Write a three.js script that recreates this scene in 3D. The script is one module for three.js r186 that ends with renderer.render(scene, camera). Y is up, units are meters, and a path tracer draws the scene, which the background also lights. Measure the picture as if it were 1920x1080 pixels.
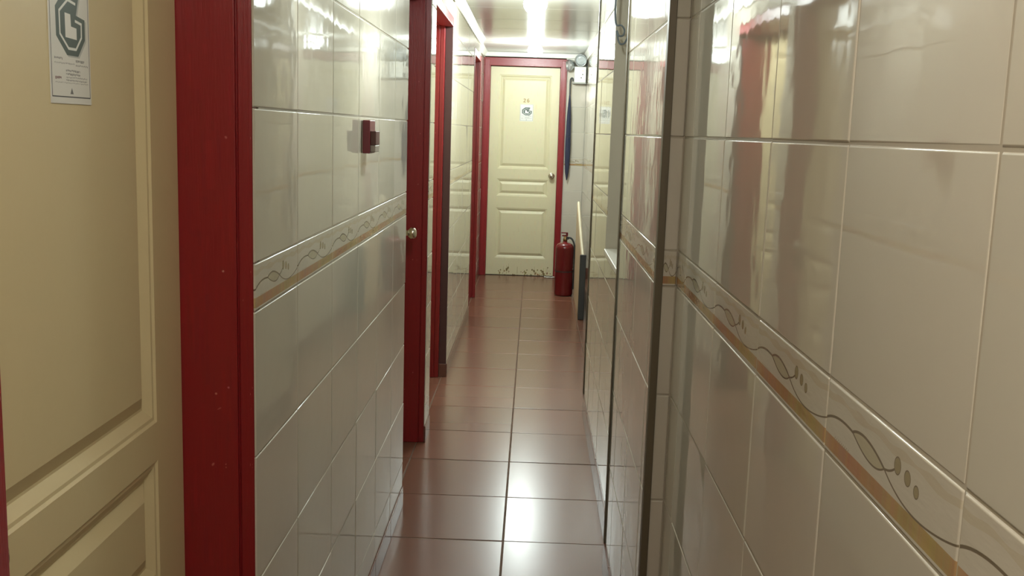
import * as THREE from 'three';
import { RoundedBoxGeometry } from 'three/addons/geometries/RoundedBoxGeometry.js';
import { mergeGeometries as mergeRaw } from 'three/addons/utils/BufferGeometryUtils.js';
import { RectAreaLightUniformsLib } from 'three/addons/lights/RectAreaLightUniformsLib.js';
import { FontLoader } from 'three/addons/loaders/FontLoader.js';
import { TextGeometry } from 'three/addons/geometries/TextGeometry.js';

// ------------------------------------------------------------------ camera, lamps, exposure
// x is to the right, y up; depth along the corridor is written D and lies at z = -D. The camera stands at D = 0.
const renderer = new THREE.WebGLRenderer({ antialias: true });
renderer.toneMapping = THREE.LinearToneMapping;
renderer.toneMappingExposure = 0.46;
renderer.shadowMap.enabled = true;
RectAreaLightUniformsLib.init();
const scene = new THREE.Scene();
scene.background = new THREE.Color(0x000000);
const camera = new THREE.PerspectiveCamera(31.64, 16 / 9, 0.02, 60);
camera.position.set(0, 1.37, 0);
camera.rotation.set(-0.153454, 0.0173574, 0.0319157, 'YXZ');

const COOL = new THREE.Color().setRGB(0.89, 1.0, 0.97), WARM = new THREE.Color().setRGB(1.0, 0.92, 0.80);
const LAMPS = [ // depth, candela, glow of the globe, colour
  { d: 8.45, cd: 8.2, glow: 40, c: COOL, label: 'glowing white globe lamp on ceiling in front of the far door' },
  { d: 5.42, cd: 9, glow: 40, c: COOL, label: 'glowing white globe lamp on ceiling near the third doorway, just above the view' },
  { d: 2.75, cd: 2.8, glow: 40, c: COOL, label: 'weak glowing globe lamp on ceiling before the hatch, above the view' },
  { d: 0.1, cd: 3.9, glow: 40, c: WARM, label: 'glowing globe lamp on ceiling behind the viewer' },
];

// ------------------------------------------------------------------ helpers
let seed = 7;
const rnd = () => { seed = (seed * 1664525 + 1013904223) >>> 0; return seed / 4294967296; };
const rs = () => rnd() * 2 - 1;
const names = new Map();
function numbered(n) {
  const k = names.get(n) ?? 0; names.set(n, k + 1);
  return k ? `${n}_${String(k).padStart(3, '0')}` : n;
}
function tag(o, label, category, kind, group) {
  o.userData.label = label; o.userData.category = category;
  if (kind) o.userData.kind = kind;
  if (group) o.userData.group = group;
  return o;
}
function thing(name, label, category, pos = [0, 0, 0], rotY = 0, kind, group) {
  const g = new THREE.Group(); g.name = numbered(name);
  g.position.set(...pos); g.rotation.y = rotY;
  scene.add(g); return tag(g, label, category, kind, group);
}
function part(name, geo, mat, parent, pos, rot) {
  const m = new THREE.Mesh(geo, mat); m.name = name;
  if (pos) m.position.set(...pos);
  if (rot) m.rotation.set(...rot);
  m.castShadow = m.receiveShadow = true;
  parent.add(m); return m;
}
function single(name, geo, mat, label, category, pos = [0, 0, 0], kind) {
  const m = part(numbered(name), geo, mat, scene, pos); return tag(m, label, category, kind);
}
function box(x0, x1, y0, y1, z0, z1) { // plain box between limits
  const g = new THREE.BoxGeometry(x1 - x0, y1 - y0, z1 - z0);
  g.translate((x0 + x1) / 2, (y0 + y1) / 2, (z0 + z1) / 2); return g;
}
function rbox(x0, x1, y0, y1, z0, z1, r = 0.003, s = 2) {
  const g = new RoundedBoxGeometry(x1 - x0, y1 - y0, z1 - z0, s, r);
  g.translate((x0 + x1) / 2, (y0 + y1) / 2, (z0 + z1) / 2); return g;
}
function tube(points, r, n = 40, seg = 8, closed = false) {
  return new THREE.TubeGeometry(new THREE.CatmullRomCurve3(points.map(p => new THREE.Vector3(...p)), closed), n, r, seg, closed);
}
const mergeGeometries = list => mergeRaw(list.map(g => (g.index ? g.toNonIndexed() : g)));
const srgb = (r, g, b) => new THREE.Color().setRGB(r / 255, g / 255, b / 255, THREE.SRGBColorSpace);

// ------------------------------------------------------------------ textures
function valueNoise(size, cells, s0) { // periodic smooth noise
  let s = s0; const r = () => { s = (s * 1664525 + 1013904223) >>> 0; return s / 4294967296; };
  const g = Array.from({ length: cells * cells }, r);
  const out = new Float32Array(size * size);
  for (let j = 0; j < size; j++) for (let i = 0; i < size; i++) {
    const x = i / size * cells, y = j / size * cells, xi = x | 0, yi = y | 0;
    let fx = x - xi, fy = y - yi; fx = fx * fx * fx * (fx * (fx * 6 - 15) + 10); fy = fy * fy * fy * (fy * (fy * 6 - 15) + 10);
    const a = g[yi * cells + xi], b = g[yi * cells + (xi + 1) % cells], c = g[((yi + 1) % cells) * cells + xi], d = g[((yi + 1) % cells) * cells + (xi + 1) % cells];
    out[j * size + i] = (a + (b - a) * fx) * (1 - fy) + (c + (d - c) * fx) * fy;
  }
  return out;
}
function noiseTexture(size, layers, map, colour) {
  const acc = new Float32Array(size * size); let tot = 0;
  layers.forEach(([cells, w], i) => { const n = valueNoise(size, cells, 991 * (i + 1) + cells); tot += w; for (let k = 0; k < acc.length; k++) acc[k] += n[k] * w; });
  const data = new Uint8Array(size * size * 4);
  for (let k = 0; k < acc.length; k++) { const c = map(acc[k] / tot); data.set([c[0], c[1], c[2], 255], k * 4); }
  const t = new THREE.DataTexture(data, size, size); t.wrapS = t.wrapT = THREE.RepeatWrapping;
  t.magFilter = THREE.LinearFilter; t.minFilter = THREE.LinearFilter;
  if (colour) t.colorSpace = THREE.SRGBColorSpace;
  t.needsUpdate = true; return t;
}
const grey = v => { const g = Math.max(0, Math.min(255, Math.round(v * 255))); return [g, g, g]; };
const mix = (a, b, t) => a.map((v, i) => Math.round(v + (b[i] - v) * t));
function canvasTexture(w, h, draw) {
  const c = document.createElement('canvas'); c.width = w; c.height = h;
  draw(c.getContext('2d'), w, h);
  const t = new THREE.CanvasTexture(c); t.colorSpace = THREE.SRGBColorSpace; t.anisotropy = 8; return t;
}
const glazeWaves = noiseTexture(512, [[8, 0.5], [20, 0.36], [46, 0.14]], grey);        // one metre of glaze ripple
const paintWaves = noiseTexture(512, [[10, 0.5], [60, 0.3], [160, 0.2]], grey);

// ------------------------------------------------------------------ materials
const std = o => new THREE.MeshStandardMaterial(o);
const TILE = [[190, 183, 168], [193, 186, 172], [186, 180, 165]].map(c => std({ color: srgb(...c), roughness: 0.035, bumpMap: glazeWaves, bumpScale: 0.00032 }));
const GROUT = std({ color: srgb(166, 157, 140), roughness: 0.8 });
const GROUT_FLOOR = std({ color: srgb(104, 84, 70), roughness: 0.9 });
const FLOOR = [[110, 73, 56], [113, 75, 58], [116, 77, 60]].map(c => std({ color: srgb(...c), roughness: 0.24 }));
const SKIRT = std({ color: srgb(108, 74, 64), roughness: 0.2 });
const RED = std({ color: srgb(126, 24, 28), roughness: 0.32, bumpMap: paintWaves, bumpScale: 0.0004 });
const chipped = canvasTexture(128, 2048, (g, w, h) => {
  g.fillStyle = 'rgb(126,24,28)'; g.fillRect(0, 0, w, h);
  for (let i = 0; i < 500; i++) { g.fillStyle = `rgba(${110 + 34 * rnd()},${18 + 14 * rnd()},${22 + 14 * rnd()},0.25)`; g.fillRect(rnd() * w, rnd() * h, 2 + rnd() * 5, 10 + rnd() * 90); }
  for (let i = 0; i < 12; i++) { // knocks with bare primer, most of them at hand and foot height
    const v = rnd() < 0.6 ? 0.5 + rs() * 0.12 : rnd(), x = rnd() < 0.5 ? w * (0.7 + 0.2 * rnd()) : rnd() * w;
    g.fillStyle = `rgba(206,${140 + 40 * rnd()},${130 + 40 * rnd()},${0.35 + 0.4 * rnd()})`; g.beginPath(); g.ellipse(x, v * h, 0.8 + rnd() * 1.2, 1.2 + rnd() * 2.4, rs(), 0, 7); g.fill();
  }
});
const RED_CHIPPED = std({ map: chipped, roughness: 0.32, bumpMap: paintWaves, bumpScale: 0.0004 });
const CREAM = std({ color: srgb(204, 189, 148), roughness: 0.42, bumpMap: paintWaves, bumpScale: 0.0004 });
const CEIL = std({ color: srgb(204, 205, 202), roughness: 0.2 });
const WHITE_TRIM = std({ color: srgb(226, 224, 214), roughness: 0.25 });
const PLASTER = std({ color: srgb(222, 218, 206), roughness: 0.7 });
const BRONZE = std({ color: srgb(96, 86, 68), roughness: 0.5, metalness: 0.15 });
const CHROME = std({ color: srgb(205, 198, 184), roughness: 0.16, metalness: 1 });
const WHITE_PLASTIC = std({ color: srgb(222, 222, 214), roughness: 0.35 });
const DARK_PLASTIC = std({ color: srgb(42, 44, 46), roughness: 0.45 });

// border tile print: vine, leaves and a golden band
const borderPrint = canvasTexture(1024, 256, (g, w, h) => {
  g.fillStyle = 'rgb(190,183,168)'; g.fillRect(0, 0, w, h);
  g.fillStyle = 'rgb(184,174,154)'; g.beginPath(); g.moveTo(0, h * 0.13); // soft beige edging under the top rim
  for (let i = 0; i <= 40; i++) g.lineTo(w * i / 40, h * (0.13 + 0.02 * Math.sin(i * 0.9)));
  for (let i = 40; i >= 0; i--) g.lineTo(w * i / 40, h * (0.22 + 0.03 * Math.sin(i * 0.55 + 1)));
  g.fill();
  g.fillStyle = 'rgb(170,148,108)'; g.fillRect(0, h * 0.72, w, h * 0.21);
  for (let i = 0; i < 240; i++) { // mottled gold
    const x = rnd() * w, a = Math.sin(x / w * 6.28) * 0.5 + 0.5;
    g.fillStyle = `rgba(${150 + 26 * rnd()},${124 + 28 * rnd() - 20 * a},${82 + 24 * rnd() - 6 * a},0.25)`;
    g.fillRect(x, h * 0.72, 20 + rnd() * 60, h * 0.21);
  }
  const dark = 'rgb(108,96,78)';
  g.strokeStyle = dark; g.lineCap = 'round';
  const stroke = (lw, pts) => { g.lineWidth = lw; g.beginPath(); g.moveTo(pts[0] * w, pts[1] * h); for (let i = 2; i < pts.length; i += 4) g.quadraticCurveTo(pts[i] * w, pts[i + 1] * h, pts[i + 2] * w, pts[i + 3] * h); g.stroke(); };
  stroke(9, [0.0, 0.55, 0.10, 0.36, 0.26, 0.42]);
  g.fillStyle = 'rgb(174,166,142)'; g.beginPath(); g.moveTo(w * 0.26, h * 0.42);
  g.quadraticCurveTo(w * 0.36, h * 0.24, w * 0.53, h * 0.50); g.quadraticCurveTo(w * 0.46, h * 0.70, w * 0.26, h * 0.42); g.fill();
  stroke(9, [0.26, 0.42, 0.36, 0.24, 0.53, 0.50]); stroke(6, [0.26, 0.42, 0.44, 0.72, 0.53, 0.50]);
  stroke(7, [0.53, 0.50, 0.57, 0.48, 0.60, 0.40]);
  stroke(6, [0.53, 0.50, 0.66, 0.76, 0.82, 0.70, 0.92, 0.66, 1.0, 0.56]);
  for (const [x, y, rx, ry] of [[0.62, 0.33, 0.022, 0.10], [0.69, 0.37, 0.02, 0.085], [0.75, 0.43, 0.016, 0.07]]) {
    g.fillStyle = 'rgb(146,134,104)'; g.beginPath(); g.ellipse(x * w, y * h, rx * w, ry * h, 0.25, 0, 7); g.fill();
    g.lineWidth = 3; g.stroke();
  }
  g.lineWidth = 3; g.strokeStyle = 'rgb(150,138,116)';
  for (let i = 0; i < 9; i++) { g.beginPath(); g.moveTo(w * (0.10 + i * 0.016), h * 0.735); g.lineTo(w * (0.108 + i * 0.016), h * 0.69); g.stroke(); }
});
const BORDER = std({ map: borderPrint, roughness: 0.09, bumpMap: glazeWaves, bumpScale: 0.0003 });

// ------------------------------------------------------------------ glazed wall tiles
const tileCache = new Map();
function tileGeometry(w, h, variant, unitUV, edge = 0.003, deep = 0.003) {
  const key = [w.toFixed(3), h.toFixed(3), variant, unitUV, edge].join();
  if (tileCache.has(key)) return tileCache.get(key);
  const off = [[0, -deep, 1], [edge * 0.12, -edge * 0.45, 0.8], [edge, 0, 0]]; // inset, depth, tilt of the normal
  const ring = L => [...off.map(([i, z, t]) => [i, z, -t]), ...off.slice().reverse().map(([i, z, t]) => [L - i, z, t])];
  const xs = ring(w), ys = ring(h), P = [], N = [], U = [], I = [];
  const ox = variant * 0.37, oy = variant * 0.61;
  for (const [y, zy, ty] of ys) for (const [x, zx, tx] of xs) {
    P.push(x, y, Math.min(zx, zy));
    const n = new THREE.Vector3(tx, ty, Math.max(0.12, 1 - Math.max(Math.abs(tx), Math.abs(ty)))).normalize(); N.push(n.x, n.y, n.z);
    if (unitUV) U.push(x / w, y / h); else U.push(x + ox, y + oy);
  }
  for (let j = 0; j < 5; j++) for (let i = 0; i < 5; i++) { const a = j * 6 + i; I.push(a, a + 1, a + 7, a, a + 7, a + 6); }
  const g = new THREE.BufferGeometry();
  g.setAttribute('position', new THREE.Float32BufferAttribute(P, 3)); g.setAttribute('normal', new THREE.Float32BufferAttribute(N, 3));
  g.setAttribute('uv', new THREE.Float32BufferAttribute(U, 2)); g.setIndex(I);
  tileCache.set(key, g); return g;
}
const GAP = 0.0014;
function tilePanel(parent, joints, rows, borderRow, mats = TILE, name = 'tile', tilt = 0.0022) {
  for (let j = 0; j + 1 < rows.length; j++) for (let i = 0; i + 1 < joints.length; i++) {
    const x0 = joints[i] + GAP / 2, x1 = joints[i + 1] - GAP / 2, y0 = rows[j] + GAP / 2, y1 = rows[j + 1] - GAP / 2;
    if (x1 - x0 < 0.008 || y1 - y0 < 0.008) continue;
    const isB = rows[j] === borderRow;
    const m = part(isB ? 'border_tile' : name, tileGeometry(x1 - x0, y1 - y0, isB ? 0 : Math.floor(rnd() * 4), isB), isB ? BORDER : mats[Math.floor(rnd() * mats.length)], parent, [x0, y0, 0]);
    m.rotation.set(rs() * tilt, rs() * tilt, 0);
    m.position.z = rs() * 0.0004;
  }
}
const ROWS_LEFT = [0.075, 0.165, 0.39, 0.605, 0.825, 1.068, 1.147, 1.393, 1.635, 1.875, 2.03];
const ROWS_RIGHT = [0.10, 0.36, 0.595, 0.828, 1.06, 1.135, 1.368, 1.603, 1.838, 2.03];
const bRow = rows => (rows === ROWS_LEFT ? 1.068 : 1.06);
const TOP = 2.11;
// side: +1 left wall (faces +x, local x runs away from the viewer), -1 right wall (faces -x, local x runs towards the viewer), 0 faces the viewer
function tiledWall(name, label, side, X, d0, d1, jointDepths, rows, o = {}) {
  const L = side ? d1 - d0 : o.width;
  const pos = side === 1 ? [X, 0, -d0] : side === -1 ? [X, 0, -d1] : [X, 0, -d0];
  const g = thing(name, label, 'wall', pos, side * Math.PI / 2, 'structure');
  const y0 = o.y0 ?? 0, y1 = o.y1 ?? TOP, thick = o.thick ?? 0.16;
  const c0 = o.core ? o.core[0] : 0, c1 = o.core ? L - o.core[1] : L;
  const core = side === -1 && o.core ? [o.core[1], L - o.core[0]] : [c0, c1];
  part('wall_core', box(core[0], core[1], y0, y1, -thick, -0.0013), o.coreMat ?? GROUT, g);
  const local = [...new Set([d0, ...jointDepths.filter(d => d > d0 + 0.012 && d < d1 - 0.012), d1])].map(d => (side === 1 ? d - d0 : side === -1 ? d1 - d : d)).sort((a, b) => a - b);
  tilePanel(g, side ? local : jointDepths, rows, bRow(o.rowsOf ?? rows));
  if (y0 === 0 && o.skirt !== 0) { // pink tile skirting, one piece per joint
    const h = o.skirt ?? rows[0], js = side ? local : jointDepths;
    for (let i = 0; i + 1 < js.length; i++) part('skirting_tile', rbox(js[i] + 0.0008, js[i + 1] - 0.0008, 0.0005, h - 0.001, -0.004, 0.0045, 0.002, 2), SKIRT, g);
  }
  return g;
}
const series = (start, step, n) => Array.from({ length: n }, (_, i) => start + i * step);

// ------------------------------------------------------------------ structure: floor and ceiling
const END = 9.62, BACK = -2.6;
{
  const f = thing('floor', 'glossy pinkish brown tiled corridor floor', 'floor', [0, 0, 0], 0, 'structure');
  part('floor_slab', box(-0.75, 0.80, -0.12, -0.002, -END - 0.2, -BACK + 0.2), GROUT_FLOOR, f);
  const xs = [-0.72, -0.475, -0.06, 0.355, 0.77];
  for (let k = -14; k < 16; k++) {
    const da = 3.262 + k * 0.417, db = Math.min(da + 0.417, END + 0.02);
    if (da > END || db < BACK) continue;
    for (let i = 0; i < 4; i++) {
      const w = xs[i + 1] - xs[i] - 0.0035, d = db - da - 0.0035;
      const g = tileGeometry(w, d, Math.floor(rnd() * 4), false, 0.0025, 0.005);
      const m = part('floor_tile', g, FLOOR[Math.floor(rnd() * 3)], f, [xs[i] + 0.00175, 0, -da - 0.00175], [-Math.PI / 2 + rs() * 0.0022, rs() * 0.0022, 0]);
      m.position.y = rs() * 0.0003;
    }
  }
}
{
  const c = thing('ceiling', 'shiny white panelled corridor ceiling', 'ceiling', [0, 0, 0], 0, 'structure');
  part('ceiling_slab', box(-0.75, 0.80, 2.096, 2.22, -END - 0.2, -BACK + 0.2), PLASTER, c);
  for (let k = -14; k < 6; k++) {
    const da = 6.2 + k * 0.622, db = Math.min(da + 0.622, END);
    if (da > END || db < BACK) continue;
    part('ceiling_panel', rbox(-0.55, 0.70, 2.088, 2.1, -db + 0.003, -da - 0.003, 0.002, 1), CEIL, c);
  }
}

// ------------------------------------------------------------------ structure: walls
tiledWall('wall_left', 'glossy cream tiled left wall behind the viewer', 1, -0.44, BACK, 0.80, series(-2.4, 0.33, 12), ROWS_LEFT, {});
tiledWall('wall_left', 'glossy cream tiled left wall with vine border and small red call point', 1, -0.44, 1.603, 3.55, [1.9, 2.235, 2.565, 2.9, 3.225], ROWS_LEFT, { core: [0.032, 0.037] });
tiledWall('wall_left', 'narrow tiled pier between two red door frames', 1, -0.44, 4.312, 4.50, [], ROWS_LEFT, { core: [0.032, 0.037] });
const L3 = tiledWall('wall_left', 'far glossy tiled stretch of left wall past the pier', 1, -0.45, 5.53, 7.45, series(5.86, 0.33, 6), ROWS_LEFT, { core: [0.01, 0.037] });
tiledWall('wall_left', 'last short tiled stretch of left wall beside the far door', 1, -0.493, 8.30, END, series(8.6, 0.33, 4), ROWS_LEFT, {});
// lintels above the four left doorways
for (const [a, b, X, w] of [[0.832, 1.603, -0.44, 'nearest cream door'], [3.55, 4.312, -0.44, 'door with chrome knob seen edge on'], [4.50, 5.53, -0.45, 'third recessed doorway'], [7.45, 8.30, -0.45, 'fourth recessed doorway']])
  tiledWall('wall_left', `short tiled strip above the ${w}`, 1, X, a, b, series(a + 0.33, 0.33, 3), [1.955, 2.03], { y0: 1.955, rowsOf: ROWS_LEFT, skirt: 0 });
{ // end face of the far left stretch, turned to the viewer
  const g = thing('wall_left', 'slim dark painted return facing the viewer beside the third doorway', 'wall', [-0.492, 0, -5.527], 0, 'structure');
  tilePanel(g, [0, 0.042], [1.95, 2.03], 1.068);
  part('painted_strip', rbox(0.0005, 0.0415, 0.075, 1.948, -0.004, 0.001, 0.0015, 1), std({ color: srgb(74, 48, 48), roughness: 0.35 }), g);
  part('wall_core', box(0.0, 0.041, 0, TOP, -0.012, -0.003), GROUT, g);
  part('skirting_tile', rbox(0.001, 0.0435, 0.0005, 0.074, -0.004, 0.004, 0.002, 2), SKIRT, g);
}
tiledWall('wall_right', 'glossy cream tiled near right wall with vine border', -1, 0.305, BACK, 2.10, [...series(0.68 - 0.325 * 10, 0.325, 15)], ROWS_RIGHT, {});
tiledWall('wall_right', 'narrow tiled return facing the viewer beside dark corner strip', 0, 0.262, 2.098, 0, [0.004, 0.043], ROWS_RIGHT, { width: 0.043, thick: 0.02 });
tiledWall('wall_right', 'projecting tiled right wall between two dark corner strips', -1, 0.265, 2.10, 3.05, [2.205, 2.53, 2.86], ROWS_RIGHT, {});
tiledWall('wall_right', 'tiled wall below the white hatch sill', -1, 0.285, 3.05, 3.87, [3.25, 3.58], ROWS_RIGHT.slice(0, 4).concat([0.91]), { y1: 0.915, rowsOf: ROWS_RIGHT });
tiledWall('wall_right', 'tiled right wall past the hatch mirroring the far door', -1, 0.285, 3.87, 4.88, [4.20, 4.53], ROWS_RIGHT, {});
tiledWall('wall_right', 'grey looking tiled side of the hatch facing the viewer', 0, 0.287, 3.872, 0, [0, 0.16, 0.33], ROWS_RIGHT.slice(4), { y0: 0.94, width: 0.33, thick: 0.05, rowsOf: ROWS_RIGHT });
single('wall_right', box(0.60, 0.66, 0.9, TOP, -3.9, -3.0), PLASTER, 'plain plaster back of the hatch', 'wall', [0, 0, 0], 'structure');
single('wall_right', box(0.443, 0.60, 0.0, TOP, -3.05, -2.9), PLASTER, 'plain plaster near side of the hatch', 'wall', [0, 0, 0], 'structure');
tiledWall('wall_right', 'set back tiled right wall beside the extinguisher and board', -1, 0.462, 4.88, END, series(5.0, 0.33, 15), ROWS_RIGHT, {});
{ // end wall around the far door
  const g = thing('wall_end', 'white tiled end wall around the far cream door', 'wall', [0, 0, -END], 0, 'structure');
  part('wall_core', mergeGeometries([box(0.272, 0.50, 0, TOP, -0.14, -0.002), box(-0.65, 0.272, 2.045, TOP, -0.14, 0.004), box(-0.65, -0.492, 0, 2.045, -0.14, -0.002)]), PLASTER, g);
  tilePanel(g, [0.282, 0.462], ROWS_RIGHT, 1.06);
  part('skirting_tile', rbox(0.284, 0.461, 0.0005, 0.099, -0.004, 0.0045, 0.002, 2), SKIRT, g);
}
single('wall_back', box(-0.62, 0.48, 0, TOP, -BACK, -BACK + 0.12), PLASTER, 'plain end of the corridor behind the viewer', 'wall', [0, 0, 0], 'structure');

// white ceiling cornice strips along both walls
function cornice(x, d0, d1, s, label) {
  const sh = new THREE.Shape(); sh.moveTo(0, 0); sh.lineTo(0.008 * s, 0); sh.quadraticCurveTo(0.012 * s, 0.03, 0.034 * s, 0.056); sh.lineTo(0, 0.056);
  const g = new THREE.ExtrudeGeometry(sh, { depth: d1 - d0, bevelEnabled: false, curveSegments: 6 });
  return single('trim_cornice', g, WHITE_TRIM, label, 'cornice', [x, 2.031, -d1], 'structure');
}
cornice(-0.44, 0.0, 5.53, 1, 'white cornice along the top of the near left wall');
cornice(-0.45, 5.53, 8.30, 1, 'white cornice along the top of the far left wall');
cornice(-0.493, 8.30, END, 1, 'white cornice on the last stretch of left wall beside the far door');
cornice(0.305, 0.0, 2.1, -1, 'white cornice along the top of the near right wall');
cornice(0.265, 2.1, 3.05, -1, 'white cornice along the top of the projecting right wall');
cornice(0.285, 3.87, 4.88, -1, 'white cornice above the tiles past the hatch');
cornice(0.462, 4.88, END, -1, 'white cornice above the set back right wall');
single('trim_strip', rbox(-0.49, 0.44, 2.046, 2.086, -END + 0.0045, -END + 0.018, 0.004), WHITE_TRIM, 'white strip above the red frame of the far door', 'trim', [0, 0, 0], 'structure');

// dark corner strips on the outer corners of the right wall
{
  const g = mergeGeometries([rbox(0.2605, 0.2645, 0.1, 2.03, -2.122, -2.094, 0.0015), rbox(0.2605, 0.276, 0.1, 2.03, -2.0975, -2.0935, 0.0015)]);
  single('trim_corner', g, BRONZE, 'wide dark corner strip on the near edge of the projecting wall', 'corner strip', [0, 0, 0], 'structure');
  single('trim_corner', mergeGeometries([rbox(0.2605, 0.2645, 0.1, 2.03, -3.056, -3.036, 0.0015), rbox(0.2605, 0.284, 0.1, 2.03, -3.058, -3.0525, 0.0015)]), BRONZE, 'thin dark corner strip beside the white hatch sill', 'corner strip', [0, 0, 0], 'structure');
  single('trim_corner', mergeGeometries([rbox(0.2805, 0.2845, 0.1, 2.03, -4.888, -4.868, 0.0015), rbox(0.2805, 0.30, 0.1, 2.03, -4.890, -4.8845, 0.0015)]), BRONZE, 'thin dark corner strip beyond the hatch nearest the board', 'corner strip', [0, 0, 0], 'structure');
}
single('window_sill', rbox(0.279, 0.60, 0.917, 0.936, -3.868, -3.06, 0.003), WHITE_TRIM, 'white sill of the hatch in the right wall', 'sill', [0, 0, 0], 'structure');

// ------------------------------------------------------------------ panelled doors
// local frame of a door: x across the leaf, y up, z towards the corridor, leaf face at z = 0
const PROFILE = [[0, 0], [0.004, -0.003], [0.009, -0.0035], [0.013, -0.006], [0.024, -0.013], [0.028, -0.013], [0.05, -0.003]];
function panelGeometry(x0, x1, y0, y1) {
  const P = [], I = [];
  const quad = (a, b, c, d) => { const k = P.length / 3; P.push(...a, ...b, ...c, ...d); I.push(k, k + 1, k + 2, k, k + 2, k + 3); };
  for (let i = 0; i + 1 < PROFILE.length; i++) {
    const [a, za] = PROFILE[i], [b, zb] = PROFILE[i + 1];
    const o = [[x0 + a, y0 + a, za], [x1 - a, y0 + a, za], [x1 - a, y1 - a, za], [x0 + a, y1 - a, za]];
    const n = [[x0 + b, y0 + b, zb], [x1 - b, y0 + b, zb], [x1 - b, y1 - b, zb], [x0 + b, y1 - b, zb]];
    for (let s = 0; s < 4; s++) quad(o[s], o[(s + 1) % 4], n[(s + 1) % 4], n[s]);
  }
  const [c, zc] = PROFILE[PROFILE.length - 1];
  quad([x0 + c, y0 + c, zc], [x1 - c, y0 + c, zc], [x1 - c, y1 - c, zc], [x0 + c, y1 - c, zc]);
  const g = new THREE.BufferGeometry();
  g.setAttribute('position', new THREE.Float32BufferAttribute(P, 3)); g.setIndex(I);
  const U = []; for (let i = 0; i < P.length; i += 3) U.push(P[i], P[i + 1]);
  g.setAttribute('uv', new THREE.Float32BufferAttribute(U, 2));
  const flat = g.toNonIndexed(); flat.computeVertexNormals(); return flat;
}
function leafGeometry(x0, x1, y0, y1, holes, t = 0.036) {
  const sh = new THREE.Shape([[x0, y0], [x1, y0], [x1, y1], [x0, y1]].map(p => new THREE.Vector2(...p)));
  for (const [a, b, c, d] of holes) sh.holes.push(new THREE.Path([[a, c], [a, d], [b, d], [b, c]].map(p => new THREE.Vector2(...p))));
  const g = new THREE.ExtrudeGeometry(sh, { depth: t, bevelEnabled: false }); g.translate(0, 0, -t); return g;
}
function lathe(pts, n = 28) { return new THREE.LatheGeometry(pts.map(p => new THREE.Vector2(...p)), n); }
const roseGeo = lathe([[0, 0.006], [0.024, 0.006], [0.029, 0.003], [0.03, 0]]); roseGeo.rotateX(Math.PI / 2);
const knobGeo = lathe([[0, 0.058], [0.012, 0.0575], [0.021, 0.053], [0.0255, 0.044], [0.0245, 0.034], [0.017, 0.026], [0.011, 0.021], [0.011, 0.004]]); knobGeo.rotateX(Math.PI / 2);
function addKnob(door, x, y) {
  const k = part('knob', knobGeo, CHROME, door, [x, y, 0.002]); k.userData.label = 'round chrome knob';
  part('rose', roseGeo, CHROME, k, [0, 0, -0.002]);
}
function panelDoor(n, label, pos, rotY, w, h, panels, knob, mat) {
  const g = thing(`door_${n}`, label, 'door', pos, rotY, 'structure');
  part('leaf', leafGeometry(0.002, w - 0.002, 0.006, h, panels), mat, g);
  for (const p of panels) part('panel', panelGeometry(...p), mat === CREAM ? CREAM : mat, g);
  part('leaf_back', box(0.004, w - 0.004, 0.01, h - 0.01, -0.045, -0.0365), mat, g);
  if (knob) addKnob(g, ...knob);
  return g;
}
// red frame of a left doorway: two jambs and a head, rebated; local z 0 is the leaf face
function redFrame(g, w, h, depth, o = {}) {
  const jamb = (x0, x1, dir) => mergeGeometries([
    rbox(x0, x1, 0.001, h + 0.03, -0.05, depth - 0.026, 0.0015, 1),
    rbox(dir > 0 ? x0 : x0 + 0.004, dir > 0 ? x1 - 0.004 : x1, 0.001, h + 0.03, depth - 0.024, depth, 0.003, 2),
    box(x0 + 0.006, x1 - 0.006, 0.001, h + 0.03, depth - 0.028, depth - 0.022),
  ]);
  part('jamb', jamb(-0.03, 0, 1), RED_CHIPPED, g); part('jamb', jamb(w, w + 0.03, -1), RED_CHIPPED, g);
  part('frame_head', mergeGeometries([rbox(-0.03, w + 0.03, h + 0.004, h + 0.05, -0.05, depth - 0.026, 0.0015, 1), rbox(-0.03, w + 0.03, h + 0.004, h + 0.05, depth - 0.024, depth + (o.proud ?? 0), 0.003, 2)]), RED, g);
}
const nearPanels = [[0.115, 0.655, 0.915, 1.80], [0.115, 0.655, 0.665, 0.855], [0.115, 0.655, 0.13, 0.575]];
const d1 = panelDoor(1, 'cream panelled door with green numbered sticker in red frame, nearest on the left', [-0.56, 0, -0.832], Math.PI / 2, 0.768, 1.90, nearPanels, [0.09, 0.94], CREAM);
redFrame(d1, 0.768, 1.90, 0.117);
const leftPanels = w => [[0.11, w - 0.11, 1.015, 1.80], [0.11, w - 0.11, 0.76, 0.92], [0.11, w - 0.11, 0.17, 0.645]];
const d2 = panelDoor(2, 'cream door in red frame with chrome knob showing past the tiled wall', [-0.537, 0, -3.55], Math.PI / 2, 0.762, 1.90, leftPanels(0.762), [0.66, 0.935], CREAM);
redFrame(d2, 0.762, 1.90, 0.094);
const d3 = panelDoor(3, 'cream door in deep set red frame beyond the tiled pier', [-0.60, 0, -4.53], Math.PI / 2, 0.97, 1.90, leftPanels(0.97), [0.06, 0.94], CREAM);
redFrame(d3, 0.97, 1.90, 0.108, { proud: 0.045 });
const d4 = panelDoor(4, 'cream door in red frame at far end of the left wall', [-0.56, 0, -7.48], Math.PI / 2, 0.78, 1.90, leftPanels(0.78), [0.06, 0.94], CREAM);
redFrame(d4, 0.78, 1.90, 0.113);

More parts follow.
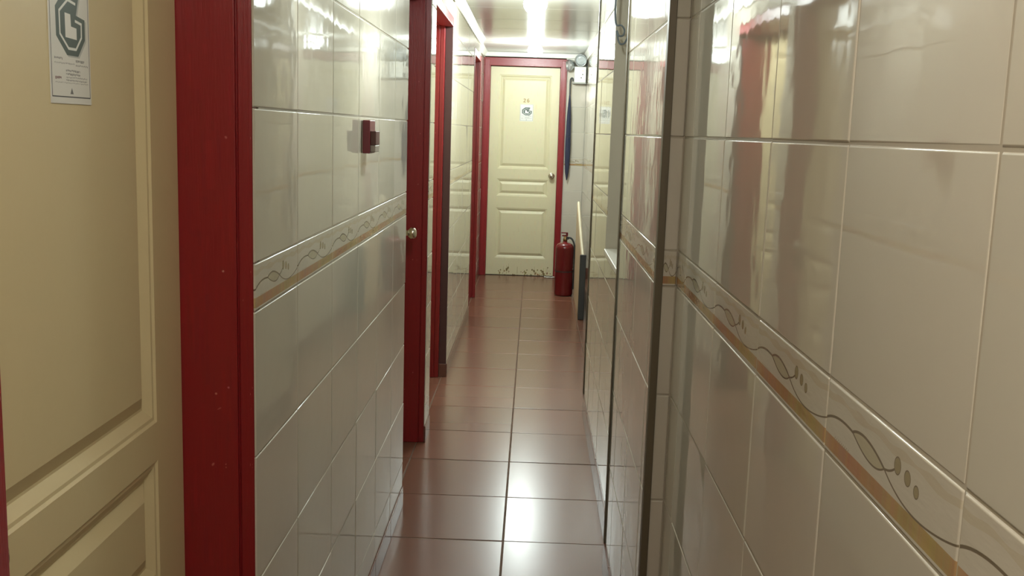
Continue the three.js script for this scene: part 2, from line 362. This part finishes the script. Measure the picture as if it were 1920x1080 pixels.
// the far door, scuffed and chipped along the bottom
const scuffed = canvasTexture(512, 1536, (g, w, h) => {
  g.fillStyle = 'rgb(206,198,164)'; g.fillRect(0, 0, w, h);
  for (let i = 0; i < 1400; i++) { g.fillStyle = `rgba(${176 + 50 * rnd()},${164 + 45 * rnd()},${128 + 50 * rnd()},0.10)`; const s = 3 + rnd() * 30; g.fillRect(rnd() * w, rnd() * h, s * 0.4, s); }
  const chip = (x, y, s, c) => { g.fillStyle = c; g.beginPath(); for (let a = 0; a < 9; a++) g.lineTo(x + Math.cos(a * 0.7) * s * (0.5 + rnd()), y + Math.sin(a * 0.7) * s * (0.6 + rnd() * 1.3)); g.fill(); };
  for (let i = 0; i < 46; i++) chip((0.18 + 0.8 * rnd()) * w, h * (1 - 0.045 * rnd() * rnd()), 2 + rnd() * 5, `rgba(${88 + 40 * rnd()},${70 + 30 * rnd()},${34 + 20 * rnd()},0.75)`);
  for (const [x, y, s] of [[0.32, 0.972, 9], [0.34, 0.962, 6], [0.70, 0.97, 6], [0.73, 0.976, 8], [0.86, 0.978, 9], [0.87, 0.99, 8], [0.93, 0.957, 5], [0.62, 0.972, 4]]) chip(x * w, y * h, s, 'rgba(96,78,40,0.85)');
  for (let i = 0; i < 9; i++) { g.strokeStyle = 'rgba(120,104,66,0.5)'; g.lineWidth = 2; const x = (0.2 + 0.75 * rnd()) * w; g.beginPath(); g.moveTo(x, h * (0.94 + 0.02 * rnd())); g.lineTo(x + rs() * 4, h * 0.99); g.stroke(); }
});
scuffed.repeat.set(1 / 0.64, 1 / 1.96);
const CREAM_WORN = std({ map: scuffed, roughness: 0.42 });
const d5 = panelDoor(5, 'cream panelled door numbered 26 in red frame at the corridor end', [-0.428, 0, -END - 0.03], 0, 0.648, 1.956, [[0.085, 0.57, 1.015, 1.885], [0.085, 0.57, 0.758, 0.92], [0.085, 0.57, 0.168, 0.645]], [0.598, 0.96], CREAM_WORN);
for (const [a, b] of [[-0.064, 0], [0.648, 0.706]]) part('jamb', mergeGeometries([rbox(a, b, 0.001, 2.035, -0.05, 0.05, 0.004, 2), rbox(a + 0.012, b - 0.012, 0.001, 2.02, 0.046, 0.056, 0.003, 2)]), RED, d5);
part('frame_head', mergeGeometries([rbox(-0.064, 0.706, 1.962, 2.036, -0.05, 0.052, 0.004, 2)]), RED, d5);
part('threshold', rbox(0, 0.648, 0.0005, 0.004, -0.045, -0.002, 0.001, 1), std({ color: srgb(60, 46, 38), roughness: 0.8 }), d5);

// ------------------------------------------------------------------ stickers and numerals on doors
function logo(g, X, Y, s) { // eight sided numeral-like mark, dark green with a white inner line
  const poly = (pts, fill) => { g.fillStyle = fill; g.beginPath(); pts.forEach(([u, v], i) => g[i ? 'lineTo' : 'moveTo'](X(u), Y(v))); g.closePath(); g.fill(); };
  const shift = pts => pts.map(([u, v]) => [u + 0.03, v - 0.012]);
  const outer = [[0.76, 0.815], [0.66, 0.64], [0.88, 0.62], [0.875, 0.472], [0.69, 0.346], [0.41, 0.346], [0.16, 0.472], [0.155, 0.675], [0.40, 0.815]];
  poly(shift(outer), 'rgb(176,178,174)'); poly(outer, 'rgb(62,78,72)');
  g.strokeStyle = 'rgb(220,222,216)'; g.lineWidth = s; g.lineJoin = 'miter'; g.beginPath();
  [[0.655, 0.72], [0.46, 0.738], [0.25, 0.65], [0.255, 0.49], [0.455, 0.395], [0.64, 0.395], [0.785, 0.487], [0.79, 0.585], [0.63, 0.60]].forEach(([u, v], i) => g[i ? 'lineTo' : 'moveTo'](X(u), Y(v))); g.stroke();
  poly([[0.38, 0.645], [0.52, 0.64], [0.53, 0.555], [0.665, 0.548], [0.665, 0.465], [0.385, 0.472]], 'rgb(222,222,216)');
}
const stickerPrint = canvasTexture(432, 660, (g, w, h) => {
  g.fillStyle = 'rgb(214,214,208)'; g.fillRect(0, 0, w, h);
  g.strokeStyle = 'rgb(52,54,58)'; g.lineWidth = 5; g.strokeRect(12, 14, w - 24, h - 46);
  logo(g, u => u * w, v => (1 - v) * h, 13);
  const marks = (u, v, len, hgt, c) => { g.fillStyle = c; let x = u * w; while (x < (u + len) * w) { const s = 3 + rnd() * 7; g.fillRect(x, (1 - v) * h + rs() * 1.5, s, hgt * (0.6 + 0.5 * rnd())); x += s + 2 + rnd() * 3; } };
  marks(0.10, 0.325, 0.19, 11, 'rgb(120,120,118)'); marks(0.62, 0.318, 0.20, 12, 'rgb(112,112,110)');
  marks(0.10, 0.29, 0.24, 7, 'rgb(150,150,148)'); marks(0.36, 0.292, 0.22, 7, 'rgb(150,150,148)'); marks(0.62, 0.285, 0.30, 8, 'rgb(140,140,138)');
  marks(0.37, 0.243, 0.36, 10, 'rgb(120,120,118)'); marks(0.37, 0.218, 0.34, 10, 'rgb(112,112,110)'); marks(0.37, 0.193, 0.54, 7, 'rgb(150,150,148)'); marks(0.37, 0.172, 0.52, 8, 'rgb(140,140,138)');
  marks(0.11, 0.19, 0.13, 13, 'rgb(108,72,70)'); marks(0.11, 0.152, 0.80, 5, 'rgb(160,160,156)');
  g.fillStyle = 'rgb(96,98,98)'; g.beginPath(); g.moveTo(w * 0.5, h * 0.885); g.lineTo(w * 0.46, h * 0.93); g.lineTo(w * 0.54, h * 0.93); g.fill();
});
const STICKER = std({ map: stickerPrint, roughness: 0.4 }), PAPER = std({ color: srgb(214, 214, 208), roughness: 0.5 });
function sticker(name, label, w, h, pos, rotY) {
  const g = thing(name, label, 'sticker', pos, rotY);
  part('backing', rbox(0, w, 0, h, 0, 0.0008, 0.0003, 1), PAPER, g);
  part('print', new THREE.PlaneGeometry(w - 0.0006, h - 0.0006).translate(w / 2, h / 2, 0.0011), STICKER, g);
  return g;
}
sticker('door_sticker', 'white sticker with dark green eight sided emblem on the nearest cream door', 0.108, 0.166, [-0.56 - 0.003, 1.385, -1.187], Math.PI / 2);
sticker('door_sticker', 'small pale sticker with grey round emblem on far door', 0.125, 0.158, [-0.146, 1.461, -END - 0.033 + 0.0004], 0);
const font = await new FontLoader().loadAsync('fonts/droid/droid_sans_bold.typeface.json');
{
  const g = thing('door_number', 'small brown numerals 26 above the sticker on far door', 'number', [-0.118, 1.636, -END - 0.033], 0);
  const NUM = std({ color: srgb(128, 104, 62), roughness: 0.4, metalness: 0.4 });
  ['2', '6'].forEach((c, i) => part('numeral', new TextGeometry(c, { font, size: 0.034, depth: 0.003, curveSegments: 5 }), NUM, g, [i * 0.033, 0, 0]));
}

// ------------------------------------------------------------------ fire alarm call point on the left wall
{
  const g = thing('call_point', 'small dark red fire alarm call point on left wall tiles', 'fire alarm', [-0.4395, 1.301, -2.60], Math.PI / 2);
  part('back_plate', rbox(0.001, 0.085, 0.001, 0.083, 0, 0.003, 0.001, 1), std({ color: srgb(150, 142, 132), roughness: 0.5 }), g);
  const body = part('body', rbox(0, 0.086, 0, 0.084, 0.003, 0.0215, 0.002), std({ color: srgb(104, 30, 40), roughness: 0.4 }), g);
  part('button', rbox(0.006, 0.07, 0.022, 0.057, 0.021, 0.036, 0.002), std({ color: srgb(80, 42, 36), roughness: 0.5 }), body);
  part('cover_hinge', rbox(0.006, 0.07, 0.004, 0.021, 0.021, 0.035, 0.002), std({ color: srgb(140, 130, 122), roughness: 0.4 }), body);
}

// ------------------------------------------------------------------ fire extinguisher
{
  const g = thing('fire_extinguisher', 'red fire extinguisher standing on floor beside the far door', 'extinguisher', [0.288, 0.0035, -8.56]);
  const R = std({ color: srgb(100, 18, 22), roughness: 0.22 });
  part('cylinder', lathe([[0, 0.004], [0.066, 0.004], [0.068, 0], [0.074, 0], [0.077, 0.006], [0.078, 0.02], [0.078, 0.395], [0.075, 0.415], [0.064, 0.433], [0.045, 0.443], [0.02, 0.449], [0.016, 0.462], [0, 0.462]], 40), R, g);
  part('label_band', new THREE.CylinderGeometry(0.0786, 0.0786, 0.012, 40, 1, true), std({ color: srgb(54, 30, 30), roughness: 0.5 }), g, [0, 0.205, 0]);
  const v = part('valve', mergeGeometries([lathe([[0, 0.458], [0.018, 0.458], [0.018, 0.478], [0.013, 0.482], [0.013, 0.50], [0, 0.502]], 20)]), std({ color: srgb(150, 120, 80), roughness: 0.3, metalness: 0.9 }), g);
  part('gauge', new THREE.CylinderGeometry(0.013, 0.013, 0.012, 16).rotateX(Math.PI / 2), DARK_PLASTIC, v, [0.02, 0.486, 0.012]);
  part('handle', mergeGeometries([rbox(-0.028, 0.022, 0.500, 0.512, -0.01, 0.01, 0.004), rbox(-0.036, 0.02, 0.524, 0.534, -0.009, 0.009, 0.004), rbox(0.004, 0.022, 0.50, 0.532, -0.008, 0.008, 0.003)]), R, g);
  part('hose', tube([[0.016, 0.49, 0], [0.05, 0.485, 0.01], [0.078, 0.43, 0.022], [0.084, 0.33, 0.026], [0.084, 0.20, 0.026], [0.083, 0.11, 0.026]], 0.008, 40, 8), DARK_PLASTIC, g);
  part('nozzle', new THREE.CylinderGeometry(0.008, 0.013, 0.06, 14), DARK_PLASTIC, g, [0.083, 0.085, 0.026]);
}

// ------------------------------------------------------------------ board leaning along the set back wall
{
  const g = thing('leaning_board', 'pale board with dark front edge stood along the set back right wall', 'board', [0.375, 0.002, -7.42], 0);
  const sh = new THREE.Shape([[0, 0.0], [0, 0.47], [0.35, 0.56], [0.75, 0.68], [1.06, 0.79], [1.06, 0]].map(p => new THREE.Vector2(...p)));
  const board = new THREE.ExtrudeGeometry(sh, { depth: 0.02, bevelEnabled: true, bevelSize: 0.002, bevelThickness: 0.002, bevelSegments: 2 });
  board.rotateY(Math.PI / 2); board.translate(0, 0, -0.004);
  part('panel_sheet', board, std({ color: srgb(196, 176, 146), roughness: 0.5 }), g);
  part('edge_strip', tube([[0.01, 0.478, -0.004], [0.01, 0.566, -0.354], [0.01, 0.686, -0.754], [0.01, 0.796, -1.064]], 0.009, 20, 8), std({ color: srgb(222, 212, 186), roughness: 0.5 }), g);
  part('dark_edge', rbox(-0.012, 0.034, 0, 0.485, -0.012, 0.01, 0.006, 3), std({ color: srgb(52, 52, 50), roughness: 0.6 }), g);
}

// ------------------------------------------------------------------ folded umbrella hanging beside the far door frame
{
  const g = thing('hanging_umbrella', 'narrow dark blue folded umbrella hanging right of far door frame', 'umbrella', [0.312, 0.93, -END + 0.04]);
  const BLUE = std({ color: srgb(38, 40, 62), roughness: 0.8 });
  const pts = []; for (let i = 0; i <= 12; i++) { const t = i / 12; pts.push([0.004 + 0.02 * Math.sin(Math.PI * Math.pow(t, 0.75)) ** 0.8, t * 0.80]); }
  const c = lathe([[0, 0], ...pts, [0, 0.80]], 20), p = c.attributes.position;
  for (let i = 0; i < p.count; i++) { const x = p.getX(i), z = p.getZ(i), a = Math.atan2(z, x), k = 1 + 0.14 * Math.cos(a * 6 + p.getY(i) * 7); p.setX(i, x * k); p.setZ(i, z * k); }
  c.computeVertexNormals(); part('canopy', c, BLUE, g);
  part('strap', new THREE.TorusGeometry(0.023, 0.003, 8, 24).rotateX(Math.PI / 2), DARK_PLASTIC, g, [0, 0.40, 0]);
  part('handle', tube([[0, 0.79, 0], [0, 0.90, 0], [0.004, 0.93, 0], [0.016, 0.938, 0], [0.024, 0.925, 0], [0.024, 0.91, 0]], 0.007, 30, 8), DARK_PLASTIC, g);
}

// ------------------------------------------------------------------ twin spot emergency light above
{
  const g = thing('emergency_light', 'white twin spot emergency light box on end wall right of far door', 'emergency light', [0.345, 1.815, -END + 0.005]);
  part('housing', rbox(0, 0.108, 0.01, 0.155, 0, 0.075, 0.006, 3), WHITE_PLASTIC, g);
  part('bracket', rbox(-0.012, 0.112, 0, 0.01, 0, 0.08, 0.002), std({ color: srgb(150, 150, 144), roughness: 0.5 }), g);
  part('indicator', new THREE.SphereGeometry(0.0045, 12, 8), std({ color: srgb(236, 220, 150), roughness: 0.3, emissive: srgb(255, 230, 150), emissiveIntensity: 1.5 }), g, [0.076, 0.118, 0.0755]);
  for (const [x, y] of [[0.076, 0.085], [0.064, 0.055]]) part('button', new THREE.CylinderGeometry(0.005, 0.005, 0.004, 12).rotateX(Math.PI / 2), DARK_PLASTIC, g, [x, y, 0.076]);
  const cup = lathe([[0.012, -0.05], [0.03, -0.045], [0.05, -0.012], [0.056, 0], [0.056, 0.012], [0.05, 0.014], [0.046, 0.006], [0.03, -0.012], [0, -0.024]], 32); cup.rotateX(Math.PI / 2);
  const lens = new THREE.SphereGeometry(0.05, 28, 10, 0, Math.PI * 2, 0, 0.95); lens.scale(1, 0.35, 1); lens.translate(0, -0.012, 0); lens.rotateX(Math.PI / 2);
  const RIM = std({ color: srgb(176, 180, 180), roughness: 0.25, metalness: 0.7 });
  for (const [x, y, z, ry, rx] of [[0.054, 0.212, 0.085, -0.1, 0.25], [-0.048, 0.165, 0.06, -1.15, 0.35]]) {
    const h = part('spot_head', cup, RIM, g, [x, y, z], [rx, ry, 0]);
    part('lens', lens, new THREE.MeshPhysicalMaterial({ color: srgb(240, 244, 244), roughness: 0.08, transmission: 0.6, thickness: 0, ior: 1.45 }), h);
  }
  part('arm', tube([[0.054, 0.15, 0.04], [0.054, 0.17, 0.045], [0.054, 0.205, 0.05]], 0.008, 8, 8), WHITE_PLASTIC, g);
  part('arm', tube([[0.004, 0.145, 0.04], [-0.02, 0.15, 0.04], [-0.04, 0.163, 0.048]], 0.007, 8, 8), WHITE_PLASTIC, g);
  part('supply_cable', tube([[0.105, 0.06, 0.03], [0.112, 0.12, 0.02], [0.113, 0.2, 0.012], [0.112, 0.265, 0.01]], 0.003, 20, 6), std({ color: srgb(110, 116, 120), roughness: 0.6 }), g);
}

// ------------------------------------------------------------------ loose looped cable at the hatch
single('hanging_cable', tube([[0.275, 2.085, -3.78], [0.276, 1.95, -3.78], [0.275, 1.846, -3.78], [0.275, 1.799, -3.78], [0.283, 1.757, -3.776], [0.297, 1.758, -3.772], [0.310, 1.742, -3.772], [0.306, 1.722, -3.776], [0.292, 1.722, -3.784], [0.284, 1.742, -3.79], [0.288, 1.715, -3.786], [0.298, 1.693, -3.784], [0.312, 1.695, -3.784], [0.322, 1.712, -3.79], [0.33, 1.74, -3.83], [0.332, 1.76, -3.8745]], 0.0034, 120, 8), std({ color: srgb(84, 92, 96), roughness: 0.5 }), 'thin grey looped cable hanging from ceiling at the hatch', 'cable');

// scrap of paper on the floor against the far door
{
  const g = new THREE.PlaneGeometry(0.10, 0.035, 10, 4); g.rotateX(-Math.PI / 2);
  const p = g.attributes.position; for (let i = 0; i < p.count; i++) p.setY(i, 0.004 + 0.006 * Math.abs(Math.sin(p.getX(i) * 70 + p.getZ(i) * 90)) * (0.5 + rnd()));
  const under = g.clone(); const q = under.attributes.position; for (let i = 0; i < q.count; i++) q.setY(i, q.getY(i) - 0.0015);
  g.computeVertexNormals(); under.computeVertexNormals();
  single('paper_scrap', mergeGeometries([g, under]), std({ color: srgb(222, 218, 208), roughness: 0.8, side: THREE.DoubleSide }), 'crumpled scrap of white paper on floor below far door', 'paper', [0.185, 0.0005, -END + 0.055]);
}

// ------------------------------------------------------------------ ceiling globe lamps
for (const L of LAMPS) {
  const g = thing('ceiling_lamp', L.label, 'lamp', [-0.02, 2.088, -L.d], 0, undefined, 'ceiling globe lamps');
  part('base', lathe([[0, 0], [0.06, 0], [0.06, -0.008], [0.045, -0.016], [0.036, -0.02], [0, -0.02]], 32), WHITE_PLASTIC, g);
  const globe = new THREE.SphereGeometry(0.062, 32, 20); globe.scale(1, 0.85, 1);
  part('globe', globe, std({ color: 0xffffff, roughness: 0.4, emissive: L.c, emissiveIntensity: L.glow }), g, [0, -0.068, 0]);
  const p = new THREE.PointLight(L.c, L.cd, 0, 2); p.name = 'lamp_light'; p.position.set(0, -0.068, 0); p.castShadow = true; p.shadow.radius = 2.4;
  g.add(p);
}

renderer.render(scene, camera);
